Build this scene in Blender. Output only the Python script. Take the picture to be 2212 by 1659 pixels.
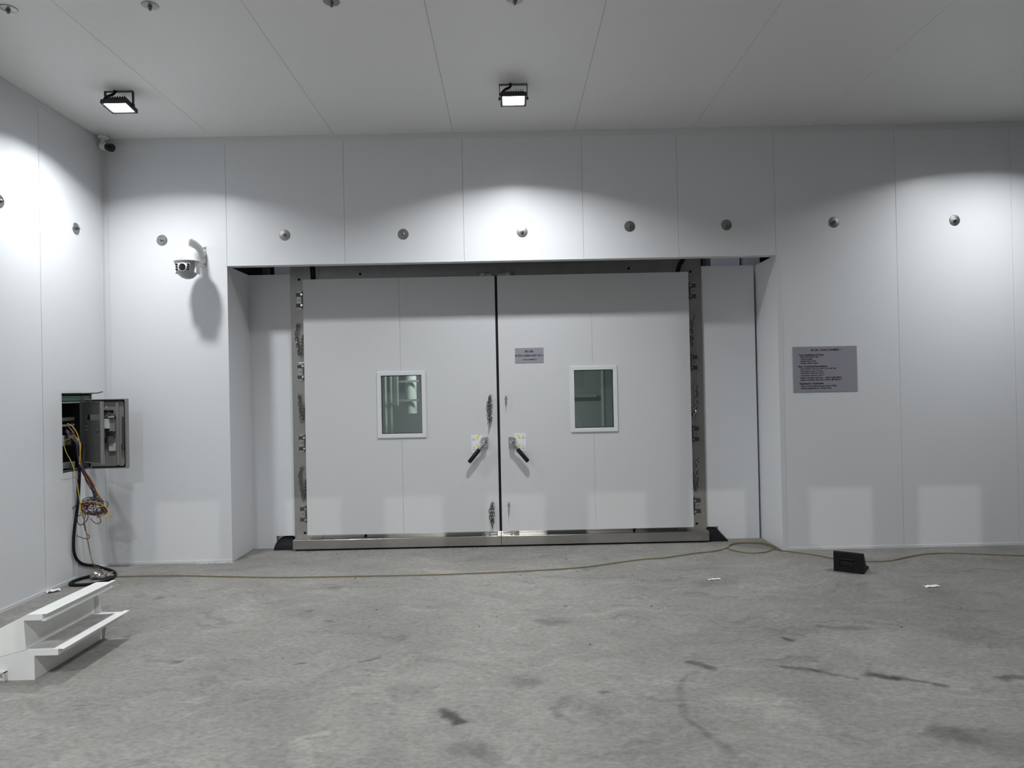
import bpy, bmesh, math, random
import numpy as np
from mathutils import Vector, Matrix
random.seed(7)
sc = bpy.context.scene
for o in list(bpy.data.objects): bpy.data.objects.remove(o)
COL = sc.collection
# ---------------------------------------------------------------- camera
FPX, CX, CY, CAMH = 1534.0, 1106.0, 829.5, 1.6      # focal length in pixels of the 2212 x 1659 frame, eye height
ROLL, VPX, VPY = 0.0208, 1100.0, 840.0
YA = Vector(((VPX-CX)/FPX, -(VPY-CY)/FPX, -1)).normalized()
XA = Vector((math.cos(ROLL), math.sin(ROLL), 0)); XA = (XA-YA*XA.dot(YA)).normalized()
ZA = XA.cross(YA)
cam = bpy.data.objects.new('camera', bpy.data.cameras.new('camera')); COL.objects.link(cam)
cam.matrix_world = Matrix(((XA.x, XA.y, XA.z, 0), (YA.x, YA.y, YA.z, 0), (ZA.x, ZA.y, ZA.z, CAMH), (0, 0, 0, 1)))
cam.data.sensor_width = 36; cam.data.lens = FPX/2212*36; cam.data.clip_start = 0.05
sc.camera = cam
sc.cycles.max_bounces = 6; sc.cycles.diffuse_bounces = 3; sc.cycles.glossy_bounces = 3; sc.cycles.transparent_max_bounces = 6
# ---------------------------------------------------------------- world, daylight, exposure
w = bpy.data.worlds.new('world'); sc.world = w; w.use_nodes = True
w.node_tree.nodes['Background'].inputs[0].default_value = (0.6, 0.7, 0.85, 1)
w.node_tree.nodes['Background'].inputs[1].default_value = 0.0
SUN_AZ, SUN_EL = math.radians(1.0), math.radians(8.0)
sun = bpy.data.objects.new('sun', bpy.data.lights.new('sun', 'SUN')); COL.objects.link(sun)
sun.data.energy = 0.19; sun.data.angle = math.radians(0.3); sun.data.color = (1, 0.97, 0.92)
sd = Vector((math.sin(SUN_AZ)*math.cos(SUN_EL), math.cos(SUN_AZ)*math.cos(SUN_EL), -math.sin(SUN_EL)))
sun.rotation_euler = sd.to_track_quat('-Z', 'Y').to_euler(); sun.location = (0, -20, 6)
sc.view_settings.view_transform = 'Standard'; sc.view_settings.look = 'None'
sc.view_settings.exposure = 0.26; sc.view_settings.gamma = 1.0; sc.view_settings.use_curve_mapping = False
LAMP_W, BACK_W = 43.0, 74.0            # ceiling floodlights over the door wall and further back in the hall
LAMP_COL = (0.95, 0.98, 1.0)

# ---------------------------------------------------------------- helpers
def ray(px, py):
    d = Vector(((px-CX)/FPX, -(py-CY)/FPX, -1)); return Vector((d.dot(XA), d.dot(YA), d.dot(ZA)))
def P(px, py, D):
    d = ray(px, py); return Vector((0, 0, CAMH))+d*(D/d.y)
def Pz(px, py, z):
    d = ray(px, py); return Vector((0, 0, CAMH))+d*((z-CAMH)/d.z)
def Px(px, py, x):
    d = ray(px, py); return Vector((0, 0, CAMH))+d*(x/d.x)
def wloc(o):
    v = Vector((0, 0, 0))
    while o: v += o.location; o = o.parent
    return v
class MB:
    def __init__(s): s.v = []; s.f = []
    def add(s, vs, fs):
        n = len(s.v); s.v += [Vector(p) for p in vs]; s.f += [tuple(i+n for i in f) for f in fs]; return s
    def box(s, a, b, bev=0.0):
        x0, y0, z0 = a; x1, y1, z1 = b
        if bev <= 0:
            return s.add([(x0,y0,z0),(x1,y0,z0),(x1,y1,z0),(x0,y1,z0),(x0,y0,z1),(x1,y0,z1),(x1,y1,z1),(x0,y1,z1)],
                         [(0,3,2,1),(4,5,6,7),(0,1,5,4),(1,2,6,5),(2,3,7,6),(3,0,4,7)])
        bm = bmesh.new(); bmesh.ops.create_cube(bm, size=1)
        for q in bm.verts: q.co = Vector(((x0+x1)/2+q.co.x*(x1-x0), (y0+y1)/2+q.co.y*(y1-y0), (z0+z1)/2+q.co.z*(z1-z0)))
        bmesh.ops.bevel(bm, geom=list(bm.edges), offset=bev, segments=2, profile=0.5, affect='EDGES')
        bm.verts.index_update(); s.add([q.co.copy() for q in bm.verts], [[q.index for q in f.verts] for f in bm.faces]); bm.free(); return s
    def prism(s, poly, axis, a, b):
        # poly: 2-D points; axis 'y': (x,z) pushed along y; 'x': (y,z) along x; 'z': (x,y) along z
        def mk(p, t): return {'y': (p[0], t, p[1]), 'x': (t, p[0], p[1]), 'z': (p[0], p[1], t)}[axis]
        n = len(poly); vs = [mk(p, a) for p in poly]+[mk(p, b) for p in poly]
        return s.add(vs, [tuple(range(n)), tuple(range(2*n-1, n-1, -1))]+[(i, i+n, (i+1) % n+n, (i+1) % n) for i in range(n)])
    def tube(s, pts, r, n=8, closed=False, caps=True):
        pts = [Vector(p) for p in pts]; m = len(pts); vs = []; fs = []
        t0 = None; up = None
        for i, p in enumerate(pts):
            if closed: t = pts[(i+1) % m]-pts[i-1]
            else: t = pts[min(i+1, m-1)]-pts[max(i-1, 0)]
            if t.length < 1e-9: t = Vector((0, 0, 1))
            t.normalize()
            if up is None:
                up = Vector((0, 0, 1)) if abs(t.z) < 0.9 else Vector((1, 0, 0))
            up = (up-t*up.dot(t))
            if up.length < 1e-6: up = t.orthogonal()
            up.normalize(); sd_ = t.cross(up)
            rr = r[i] if isinstance(r, (list, tuple)) else r
            for k in range(n):
                a = 2*math.pi*k/n; vs.append(p+up*(math.cos(a)*rr)+sd_*(math.sin(a)*rr))
        for i in range(m if closed else m-1):
            j = (i+1) % m
            for k in range(n):
                fs.append((i*n+k, i*n+(k+1) % n, j*n+(k+1) % n, j*n+k))
        if caps and not closed:
            fs.append(tuple(range(n-1, -1, -1))); fs.append(tuple(range((m-1)*n, m*n)))
        return s.add(vs, fs)
    def cyl(s, a, b, r, r2=None, n=20):
        return s.tube([a, b], [r, r if r2 is None else r2], n)
    def lathe(s, prof, o, d, n=28):
        # prof: (radius, distance along d) list
        d = Vector(d).normalized(); u = d.orthogonal().normalized(); q = d.cross(u); o = Vector(o); vs = []; fs = []
        for r, t in prof:
            for k in range(n):
                a = 2*math.pi*k/n; vs.append(o+d*t+u*(r*math.cos(a))+q*(r*math.sin(a)))
        for i in range(len(prof)-1):
            for k in range(n): fs.append((i*n+k, i*n+(k+1) % n, (i+1)*n+(k+1) % n, (i+1)*n+k))
        fs.append(tuple(range(n-1, -1, -1))); fs.append(tuple(range((len(prof)-1)*n, len(prof)*n)))
        return s.add(vs, fs)
    def xf(s, M, start=0):
        for i in range(start, len(s.v)): s.v[i] = M @ s.v[i]
        return s
    def build(s, name, mat, parent=None, smooth=False, at=None):
        me = bpy.data.meshes.new(name)
        off = wloc(parent) if parent else Vector(at) if at is not None else Vector((0, 0, 0))
        me.from_pydata([tuple(v-off) for v in s.v], [], s.f)
        bm = bmesh.new(); bm.from_mesh(me); bmesh.ops.recalc_face_normals(bm, faces=bm.faces); bm.to_mesh(me); bm.free()
        me.materials.append(M[mat])
        if smooth:
            for p in me.polygons: p.use_smooth = True
            me.set_sharp_from_angle(angle=math.radians(35))
        o = bpy.data.objects.new(name, me); COL.objects.link(o)
        if parent: o.parent = parent
        elif at is not None: o.location = off
        return o
def empty(name, loc):
    o = bpy.data.objects.new(name, None); COL.objects.link(o); o.location = Vector(loc); o.empty_display_size = 0.1; return o
def tag(o, label=None, cat=None, group=None, kind=None):
    if label: o['label'] = label
    if cat: o['category'] = cat
    if group: o['group'] = group
    if kind: o['kind'] = kind
    return o
def B(a, b, bev=0.0): return MB().box(a, b, bev)
def spline(pts, k=8):
    pts = [Vector(p) for p in pts]; out = []
    for i in range(len(pts)-1):
        p0, p1, p2, p3 = pts[max(i-1, 0)], pts[i], pts[i+1], pts[min(i+2, len(pts)-1)]
        for j in range(k):
            t = j/k
            out.append(0.5*((2*p1)+(p2-p0)*t+(2*p0-5*p1+4*p2-p3)*t*t+(3*p1-p0-3*p2+p3)*t**3))
    out.append(pts[-1]); return out
def text(s, mat, parent, x0, x1, zc, y, name='lettering', bold=0.03, maxh=None):
    """one line of print lying on a surface that faces -y, between x0 and x1, centred on height zc"""
    cu = bpy.data.curves.new('t', 'FONT'); cu.body = s; cu.size = 1; cu.offset = bold; cu.extrude = 0.0; cu.resolution_u = 2
    ob = bpy.data.objects.new('t', cu); COL.objects.link(ob)
    me = bpy.data.meshes.new_from_object(ob.evaluated_get(bpy.context.evaluated_depsgraph_get()))
    bpy.data.objects.remove(ob); bpy.data.curves.remove(cu)
    xs = [v.co.x for v in me.vertices]; ys = [v.co.y for v in me.vertices]
    k = (x1-x0)/(max(xs)-min(xs)); kz = k
    if maxh: kz = maxh/(max(ys)-min(ys))
    off = wloc(parent); ym = 0.36
    for v in me.vertices:
        v.co = Vector((x0+(v.co.x-min(xs))*k, y-0.0004-v.co.z*0.05, zc+(v.co.y-ym)*kz))-off
    me.materials.clear(); me.materials.append(M[mat]); me.name = name
    o = bpy.data.objects.new(name, me); COL.objects.link(o); o.parent = parent; return o

# ---------------------------------------------------------------- materials
M = {}
def mat(name, col, rough=0.5, metal=0.0, spec=0.5, noise=None, bump=None, emit=None, rnoise=None):
    m = bpy.data.materials.new(name); m.use_nodes = True; nt = m.node_tree; N = nt.nodes; L = nt.links
    b = N['Principled BSDF']; b.inputs['Base Color'].default_value = (*col, 1); b.inputs['Roughness'].default_value = rough
    b.inputs['Metallic'].default_value = metal; b.inputs['Specular IOR Level'].default_value = spec
    tc = N.new('ShaderNodeTexCoord')
    def nz(scale, detail=4, stretch=(1, 1, 1)):
        mp = N.new('ShaderNodeMapping'); mp.inputs['Scale'].default_value = stretch; L.new(tc.outputs['Object'], mp.inputs[0])
        n = N.new('ShaderNodeTexNoise'); n.inputs['Scale'].default_value = scale; n.inputs['Detail'].default_value = detail
        L.new(mp.outputs[0], n.inputs['Vector']); return n
    if noise:
        sca, amt, st = noise; n = nz(sca, 5, st); r = N.new('ShaderNodeMapRange')
        r.inputs['From Min'].default_value = 0.3; r.inputs['From Max'].default_value = 0.7
        r.inputs['To Min'].default_value = 1-amt; r.inputs['To Max'].default_value = 1+amt
        L.new(n.outputs[0], r.inputs[0]); v = N.new('ShaderNodeVectorMath'); v.operation = 'SCALE'
        v.inputs[0].default_value = col; L.new(r.outputs[0], v.inputs['Scale']); L.new(v.outputs[0], b.inputs['Base Color'])
    if rnoise:
        sca, amt, st = rnoise; n = nz(sca, 4, st); r = N.new('ShaderNodeMapRange')
        r.inputs['To Min'].default_value = max(rough-amt, 0.02); r.inputs['To Max'].default_value = rough+amt
        L.new(n.outputs[0], r.inputs[0]); L.new(r.outputs[0], b.inputs['Roughness'])
    if bump:
        sca, strg, st = bump; n = nz(sca, 5, st); bp = N.new('ShaderNodeBump'); bp.inputs['Strength'].default_value = strg
        bp.inputs['Distance'].default_value = 0.01; L.new(n.outputs[0], bp.inputs['Height']); L.new(bp.outputs[0], b.inputs['Normal'])
    if emit:
        b.inputs['Emission Color'].default_value = (*emit[0], 1); b.inputs['Emission Strength'].default_value = emit[1]
    M[name] = m; return m
one = (1, 1, 1)
mat('panel_white', (0.72, 0.732, 0.75), 0.34, spec=0.5)
mat('ceiling_white', (0.80, 0.795, 0.78), 0.4, spec=0.4)
mat('door_white', (0.63, 0.635, 0.645), 0.38, spec=0.45)
mat('trim_white', (0.68, 0.69, 0.70), 0.4)
mat('joint_grey', (0.42, 0.42, 0.42), 0.8)
mat('frame_white', (0.70, 0.71, 0.73), 0.35)
mat('steel', (0.36, 0.352, 0.34), 0.42, 1.0, noise=(7, 0.06, (1, 1, 0.4)), rnoise=(9, 0.05, (1, 1, 0.3)))
mat('sill_steel', (0.44, 0.43, 0.415), 0.2, 1.0, rnoise=(5, 0.08, (0.3, 1, 6)))
mat('chain_steel', (0.24, 0.24, 0.23), 0.22, 1.0)
mat('chrome', (0.62, 0.61, 0.59), 0.16, 1.0)
mat('knuckle_steel', (0.10, 0.10, 0.10), 0.4, 1.0)
mat('plate_steel', (0.46, 0.45, 0.44), 0.3, 1.0)
mat('dark_steel', (0.22, 0.22, 0.22), 0.35, 1.0)
mat('disc_steel', (0.30, 0.30, 0.295), 0.36, 1.0)
mat('black_rubber', (0.008, 0.008, 0.009), 0.6, spec=0.2)
mat('black_plastic', (0.009, 0.009, 0.010), 0.4, spec=0.3)
mat('black_paint', (0.02, 0.02, 0.024), 0.5)
mat('camera_white', (0.85, 0.86, 0.87), 0.3)
mat('camera_grey', (0.42, 0.43, 0.43), 0.3)
mat('lens_black', (0.01, 0.01, 0.012), 0.06)
mat('sign_grey', (0.30, 0.29, 0.335), 0.45)
mat('print_black', (0.008, 0.008, 0.012), 0.9, spec=0.05)
mat('plate_white', (0.80, 0.81, 0.83), 0.4)
mat('yellow_mark', (0.78, 0.68, 0.03), 0.5)
mat('cabinet_grey', (0.24, 0.24, 0.228), 0.45)
mat('cabinet_dark', (0.05, 0.05, 0.052), 0.6)
mat('cabinet_inner', (0.13, 0.13, 0.13), 0.5)
mat('green_strip', (0.05, 0.11, 0.085), 0.5)
mat('label_white', (0.62, 0.63, 0.65), 0.5)
mat('wire_yellow', (0.52, 0.35, 0.05), 0.5)
mat('wire_blue', (0.025, 0.035, 0.10), 0.45)
mat('wire_red', (0.16, 0.03, 0.03), 0.45)
mat('wire_black', (0.014, 0.014, 0.016), 0.45)
mat('cord_yellow', (0.17, 0.13, 0.055), 0.6)
mat('step_white', (0.80, 0.80, 0.78), 0.42, noise=(5, 0.04, one))
mat('grip_grey', (0.36, 0.355, 0.34), 0.85, noise=(14, 0.2, one), bump=(120, 0.3, one))
mat('foil', (0.55, 0.53, 0.50), 0.25, 0.8, noise=(25, 0.7, one))
mat('paper', (0.82, 0.82, 0.80), 0.7)
mat('debris', (0.55, 0.54, 0.52), 0.8)
mat('dirt', (0.05, 0.05, 0.05), 0.9)
mat('lamp_glass', (0.9, 0.95, 1), 0.3, emit=((0.93, 0.97, 1.0), 14))
mat('chamber_grey', (0.40, 0.42, 0.42), 0.45)
mat('chamber_pale', (0.74, 0.80, 0.76), 0.4)
mat('void_dark', (0.06, 0.06, 0.065), 0.8)
mat('void_panel', (0.62, 0.62, 0.68), 0.5)
g = bpy.data.materials.new('glass_green'); g.use_nodes = True; nt = g.node_tree; nt.nodes.clear()
out = nt.nodes.new('ShaderNodeOutputMaterial'); mx = nt.nodes.new('ShaderNodeMixShader'); tr = nt.nodes.new('ShaderNodeBsdfTransparent')
gl = nt.nodes.new('ShaderNodeBsdfGlossy'); fr = nt.nodes.new('ShaderNodeFresnel'); fr.inputs[0].default_value = 1.5
tr.inputs[0].default_value = (0.80, 0.845, 0.83, 1); gl.inputs['Roughness'].default_value = 0.02
nt.links.new(fr.outputs[0], mx.inputs[0]); nt.links.new(tr.outputs[0], mx.inputs[1]); nt.links.new(gl.outputs[0], mx.inputs[2]); nt.links.new(mx.outputs[0], out.inputs[0])
M['glass'] = g

def concrete():
    m = bpy.data.materials.new('concrete'); m.use_nodes = True; nt = m.node_tree; N = nt.nodes; L = nt.links
    b = N['Principled BSDF']; b.inputs['Specular IOR Level'].default_value = 0.35; b.inputs['Roughness'].default_value = 0.62
    at = N.new('ShaderNodeAttribute'); at.attribute_name = 'tone'
    tc = N.new('ShaderNodeTexCoord'); mp = N.new('ShaderNodeMapping'); mp.inputs['Scale'].default_value = (0.8, 1.25, 1); mp.inputs['Rotation'].default_value = (0, 0, 0.3)
    L.new(tc.outputs['Object'], mp.inputs[0]); n = N.new('ShaderNodeTexNoise'); n.inputs['Scale'].default_value = 34; n.inputs['Detail'].default_value = 3; n.inputs['Roughness'].default_value = 0.7
    L.new(mp.outputs[0], n.inputs['Vector']); r = N.new('ShaderNodeMapRange')
    for k, x in zip(('From Min', 'From Max', 'To Min', 'To Max'), (0.3, 0.7, 0.78, 1.22)): r.inputs[k].default_value = x
    L.new(n.outputs[0], r.inputs[0]); q = N.new('ShaderNodeMath'); q.operation = 'MULTIPLY'; L.new(r.outputs[0], q.inputs[0]); L.new(at.outputs['Fac'], q.inputs[1])
    rgb = N.new('ShaderNodeVectorMath'); rgb.operation = 'SCALE'; rgb.inputs[0].default_value = CONCRETE; L.new(q.outputs[0], rgb.inputs['Scale'])
    L.new(rgb.outputs[0], b.inputs['Base Color'])
    bp = N.new('ShaderNodeBump'); bp.inputs['Strength'].default_value = 0.3; bp.inputs['Distance'].default_value = 0.01
    L.new(n.outputs[0], bp.inputs['Height']); L.new(bp.outputs[0], b.inputs['Normal'])
    M['concrete'] = m
CONCRETE = (0.245, 0.236, 0.22)
concrete()

# ---------------------------------------------------------------- the setting
W, DB, DL, DJ = 6.8, 7.37, 7.27, 7.35        # front wall, recess back wall, door faces, steel frame
XL, XR, YB, ZC = -3.845, 12.0, -6.0, 4.07     # left wall, right wall, back wall, ceiling
OXL, OXR, OZ = -2.676, 2.588, 2.834          # the opening in the front wall
S = 'structure'
def build_floor():
    x0, x1, y0, y1, st = -3.9, 5.2, 2.75, 7.5, 0.0125          # finely divided where the viewer sees it
    gx = np.concatenate([[XL-0.4], np.arange(x0, x1, st), np.arange(6, XR+0.3, 1.0), [XR+0.2]]); gx = np.unique(np.minimum(gx, XR+0.2))
    gy = np.concatenate([np.linspace(YB-0.2, y0-0.1, 12), np.arange(y0, y1, st), [y1]]); nx, ny = len(gx), len(gy)
    X, Y = np.meshgrid(gx, gy); rng = np.random.default_rng(5)
    def vn(x, y, seed):                                       # smooth value noise
        r_ = np.random.default_rng(seed).random((256, 256)); xi = np.floor(x).astype(int); yi = np.floor(y).astype(int); fx = x-xi; fy = y-yi
        fx = fx*fx*(3-2*fx); fy = fy*fy*(3-2*fy); g = lambda a, b: r_[a % 256, b % 256]
        return (g(xi, yi)*(1-fx)+g(xi+1, yi)*fx)*(1-fy)+(g(xi, yi+1)*(1-fx)+g(xi+1, yi+1)*fx)*fy
    def fbm(x, y, sc_, oc, seed, rough=0.55, st_=(1, 1), rot=0.0):
        c, s_ = math.cos(rot), math.sin(rot); u = (x*c+y*s_)*sc_*st_[0]+50; v = (-x*s_+y*c)*sc_*st_[1]+50; t = 0; a = 1; tot = 0
        for k in range(oc): t = t+a*vn(u, v, seed+k); tot += a; a *= rough; u = u*2.03+7; v = v*2.03+3
        return t/tot
    ss = lambda t, a, b: (lambda q: q*q*(3-2*q))(np.clip((t-a)/(b-a), 0, 1))
    wx_ = X+(fbm(X, Y, 2.2, 4, 1)-0.5)*0.5; wy_ = Y+(fbm(X, Y, 2.2, 4, 20)-0.5)*0.5
    T = 0.72+0.56*fbm(wx_, wy_, 1.0, 5, 40)
    T *= 0.85+0.30*fbm(wx_, wy_, 4.0, 5, 60, 0.65, (0.7, 1.4), 0.3)
    T *= 0.84+0.32*fbm(wx_, wy_, 13.0, 4, 80, 0.7, (0.5, 1.6), -0.2)
    T *= 1+0.16*ss(fbm(wx_, wy_, 11.0, 4, 100, 0.75, (0.35, 1.9), 0.35), 0.58, 0.76)          # pale float streaks
    T *= 1-0.20*ss(fbm(wx_, wy_, 7.0, 4, 120, 0.75, (0.4, 1.8), -0.15), 0.60, 0.76)
    T *= 1-0.22*ss(X, 1.6, 4.6)*(0.6+0.8*fbm(wx_, wy_, 1.6, 4, 200))                        # blotchy tone, darker towards the right        # line above: dark scuffs
    hx = X+(fbm(X, Y, 9, 4, 140)-0.5)*0.10; hy = Y+(fbm(X, Y, 9, 4, 160)-0.5)*0.10; rag = 0.6+0.8*fbm(X, Y, 22, 4, 180, 0.7)
    def mk(px0, py0, px1, py1, wd, lo, soft=1.0):
        nonlocal T
        a = Pz(px0, py0, 0); c = Pz(px1, py1, 0); dx_, dy_ = c.x-a.x, c.y-a.y; l2 = max(dx_*dx_+dy_*dy_, 1e-8)
        t = np.clip(((hx-a.x)*dx_+(hy-a.y)*dy_)/l2, 0, 1); d = np.hypot(hx-a.x-t*dx_, hy-a.y-t*dy_)
        T = T*(1+(lo-1)*np.clip((1-ss(d, wd*0.3, wd*(0.9+soft)))*rag*1.15, 0, 1.15))
    mk(962, 1535, 988, 1560, 0.035, 0.34, 0.5)
    mk(995, 1620, 1040, 1622, 0.06, 0.76); mk(1040, 1625, 1075, 1640, 0.04, 0.80)
    mk(1120, 1476, 1150, 1474, 0.05, 0.70); mk(1180, 1341, 1212, 1341, 0.06, 0.70)
    mk(868, 1488, 910, 1492, 0.07, 0.82); mk(1230, 1520, 1290, 1545, 0.09, 0.85)
    mk(1690, 1379, 1703, 1382, 0.028, 0.42, 0.4)
    mk(1490, 1427, 1538, 1442, 0.024, 0.45); mk(1690, 1441, 1760, 1447, 0.02, 0.52); mk(1760, 1447, 1850, 1465, 0.018, 0.66)
    mk(1877, 1456, 1925, 1462, 0.032, 0.34); mk(1925, 1462, 2030, 1477, 0.018, 0.48)
    mk(2165, 1465, 2205, 1464, 0.035, 0.52); mk(2030, 1580, 2065, 1590, 0.06, 0.68); mk(2120, 1600, 2250, 1620, 0.09, 0.78)
    for arc, wd in (([(1505, 1450), (1475, 1466), (1462, 1490), (1470, 1525), (1495, 1560), (1530, 1590), (1570, 1615), (1640, 1659)], 0.014), ([(1215, 1510), (1203, 1530), (1212, 1550), (1240, 1565)], 0.016)):
        for q, r in zip(arc, arc[1:]): mk(*q, *r, wd, 0.82, 1.6)
    mk(1600, 1515, 1680, 1512, 0.05, 1.16); mk(1690, 1540, 1760, 1560, 0.05, 1.16); mk(650, 1600, 665, 1655, 0.03, 1.2); mk(655, 1590, 700, 1586, 0.02, 1.25)
    mk(1780, 1355, 1870, 1358, 0.035, 0.70); mk(1520, 1260, 1570, 1256, 0.07, 0.80); mk(2080, 1370, 2190, 1385, 0.14, 0.82)
    for (x, y) in ((375, 1430), (643, 1436), (277, 1375), (343, 1294), (670, 1320), (720, 1270), (706, 1342), (1312, 1495)): mk(x-6, y, x+6, y-1, 0.02, 0.55, 0.5)
    for q, r in zip([(780, 1432), (800, 1427)], [(800, 1427), (822, 1422)]): mk(*q, *r, 0.014, 0.5, 0.6)
    nv = nx*ny; co = np.zeros((nv, 3), np.float32); co[:, 0] = X.ravel(); co[:, 1] = Y.ravel()
    i = np.arange(nv).reshape(ny, nx); q = np.stack([i[:-1, :-1], i[:-1, 1:], i[1:, 1:], i[1:, :-1]], -1).reshape(-1, 4)
    me = bpy.data.meshes.new('floor'); me.vertices.add(nv); me.vertices.foreach_set('co', co.ravel()); nq = len(q)
    me.loops.add(nq*4); me.loops.foreach_set('vertex_index', q.ravel().astype(np.int32)); me.polygons.add(nq); me.polygons.foreach_set('loop_start', np.arange(0, nq*4, 4, dtype=np.int32))
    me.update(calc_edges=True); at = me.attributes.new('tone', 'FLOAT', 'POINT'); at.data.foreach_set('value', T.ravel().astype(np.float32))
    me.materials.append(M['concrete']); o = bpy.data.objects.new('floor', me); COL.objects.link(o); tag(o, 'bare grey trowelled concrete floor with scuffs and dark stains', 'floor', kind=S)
    B((XL-0.4, YB-0.2, -0.15), (XR+0.2, W+0.7, -0.001)).build('slab', 'joint_grey', o)
build_floor()

ceil = empty('ceiling', (0, 0, ZC)); tag(ceil, 'pale grey sandwich panel ceiling with long straight joints', 'ceiling', kind=S)
B((XL-0.2, YB-0.1, ZC+0.015), (XR+0.2, W+0.1, ZC+0.1)).build('panel_core', 'joint_grey', ceil)
xs = [XL, -2.79, -1.63, -0.487, 0.674, 1.815, 2.953, 4.09, 5.23, 6.37, 7.51, 8.65, 9.79, 10.93, XR]
for a, b in zip(xs, xs[1:]):
    B((a+0.001, YB, ZC), (b-0.001, W, ZC+0.02), 0.0015).build('ceiling_panel', 'ceiling_white', ceil)

wf = empty('wall_front', (0, W, 0)); tag(wf, 'white sandwich panel wall with a wide door recess', 'wall', kind=S)
core = MB().box((XL-0.1, W+0.012, 0), (OXL, W+0.1, ZC)).box((OXR, W+0.012, 0), (XR+0.1, W+0.1, ZC)).box((OXL, W+0.012, OZ), (OXR, W+0.1, ZC))
core.build('panel_core', 'joint_grey', wf)
seams = [XL, -2.676, -1.546, -0.404, 0.742, 1.655, 2.588, 3.752, 4.866, 6.02, 7.17, 8.32, 9.47, 10.62, XR]
for a, b in zip(seams, seams[1:]):
    z0 = OZ if OXL-0.01 < (a+b)/2 < OXR else 0.0
    B((a+0.0009, W, z0), (b-0.0009, W+0.014, ZC), 0.0015).build('wall_panel', 'panel_white', wf)
# white corner angle on the recess edges
for i, (a, b) in enumerate(((OXL-0.001, OXL+0.0), (OXR, OXR+0.045))):
    if i: B((a, W-0.0025, 0), (b, W+0.002, OZ)).build('corner_angle', 'trim_white', wf)
B((OXL-0.02, W-0.002, OZ-0.004), (OXR+0.02, W+0.1, OZ+0.0005)).build('lintel_edge', 'trim_white', wf)

wr = empty('wall_reveal', (0, W, 0)); tag(wr, 'white side faces of the door recess in the front wall', 'wall', kind=S)
B((OXL-0.1, W+0.1, 0), (OXL, DB+0.1, OZ), 0.002).build('reveal_panel', 'panel_white', wr)
B((OXR, W+0.1, 0), (OXR+0.1, DB+0.1, OZ), 0.002).build('reveal_panel', 'panel_white', wr)
B((OXL-0.0011, W+0.0006, 0), (OXL+0.0006, W+0.1, OZ)).build('edge_cap', 'panel_white', wr)
B((OXR-0.0006, W+0.0006, 0), (OXR+0.0011, W+0.1, OZ)).build('edge_cap', 'panel_white', wr)

# left wall with the cut-out for the electrical cabinet
CY0, CY1, CZ0, CZ1 = 6.10, 6.57, 0.905, 1.668
wl = empty('wall_left', (XL, 0, 0)); tag(wl, 'white panel wall on the left with a cabinet cut into it', 'wall', kind=S)
def leftpoly(y0, y1):
    if y0 < CY0 and y1 > CY1:
        m = (CY0+CY1)/2
        return [[(y0, 0), (y1, 0), (y1, CZ0), (CY0, CZ0), (CY0, CZ1), (y1, CZ1), (y1, ZC), (y0, ZC)]] if False else None
ys = [YB, -5.63, -4.48, -3.33, -2.18, -1.03, 0.12, 1.27, 2.42, 3.57, 4.72, 5.867]
for a, b in zip(ys, ys[1:]):
    B((XL-0.014, a+0.0009, 0), (XL, b-0.0009, ZC), 0.0015).build('wall_panel', 'panel_white', wl)
a, b = 5.8688, W
MB().prism([(a, 0), (b, 0), (b, CZ0), (CY0, CZ0), (CY0, CZ1), (b, CZ1), (b, ZC), (a, ZC)], 'x', XL-0.014, XL).build('wall_panel', 'panel_white', wl)
B((XL-0.014, CY1, CZ0), (XL, W, CZ1)).build('wall_panel', 'panel_white', wl)
MB().box((XL-0.1, YB, 0), (XL-0.012, CY0, ZC)).box((XL-0.1, CY1, 0), (XL-0.012, W+0.1, ZC)).box((XL-0.1, CY0, 0), (XL-0.012, CY1, CZ0)).box((XL-0.1, CY0, CZ1), (XL-0.012, CY1, ZC)).build('panel_core', 'joint_grey', wl)
B((XL-0.001, 6.29, 0), (XL+0.004, 6.62, CZ0-0.02), 0.001).build('cover_plate', 'trim_white', wl)
cf = MB()
for y0, y1, z0, z1 in ((CY0-0.004, CY0+0.012, CZ0, CZ1), (CY1-0.012, CY1+0.004, CZ0, CZ1), (CY0+0.0125, CY1-0.0125, CZ0-0.004, CZ0+0.05), (CY0+0.0125, CY1-0.0125, CZ1-0.025, CZ1+0.004)):
    cf.box((XL-0.08, y0, z0), (XL+0.002, y1, z1))
cf.build('cutout_lining', 'trim_white', wl)

# unseen sides of the hall: they close the room and bounce the light
tag(B((XR, YB-0.1, 0), (XR+0.1, W+0.1, ZC)).build('wall_right', 'panel_white'), 'white panel wall closing the hall on the right', 'wall', kind=S)
wb = MB(); wz0, wz1, ww = 1.55, 0.6+math.tan(SUN_EL)*(W-YB), 0.30
wx = [-3.094+1.0417*i-math.tan(SUN_AZ)*(W-YB) for i in range(8)]
wb.box((XL-0.1, YB-0.1, 0), (XR+0.1, YB, wz0)).box((XL-0.1, YB-0.1, wz1), (XR+0.1, YB, ZC))
e = XL-0.1
for x in wx: wb.box((e, YB-0.1, wz0), (x-ww, YB, wz1)); e = x+ww
wb.box((e, YB-0.1, wz0), (XR+0.1, YB, wz1))
tag(wb.build('wall_back', 'panel_white'), 'white wall behind the viewer with a row of small windows', 'wall', kind=S)

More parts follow.
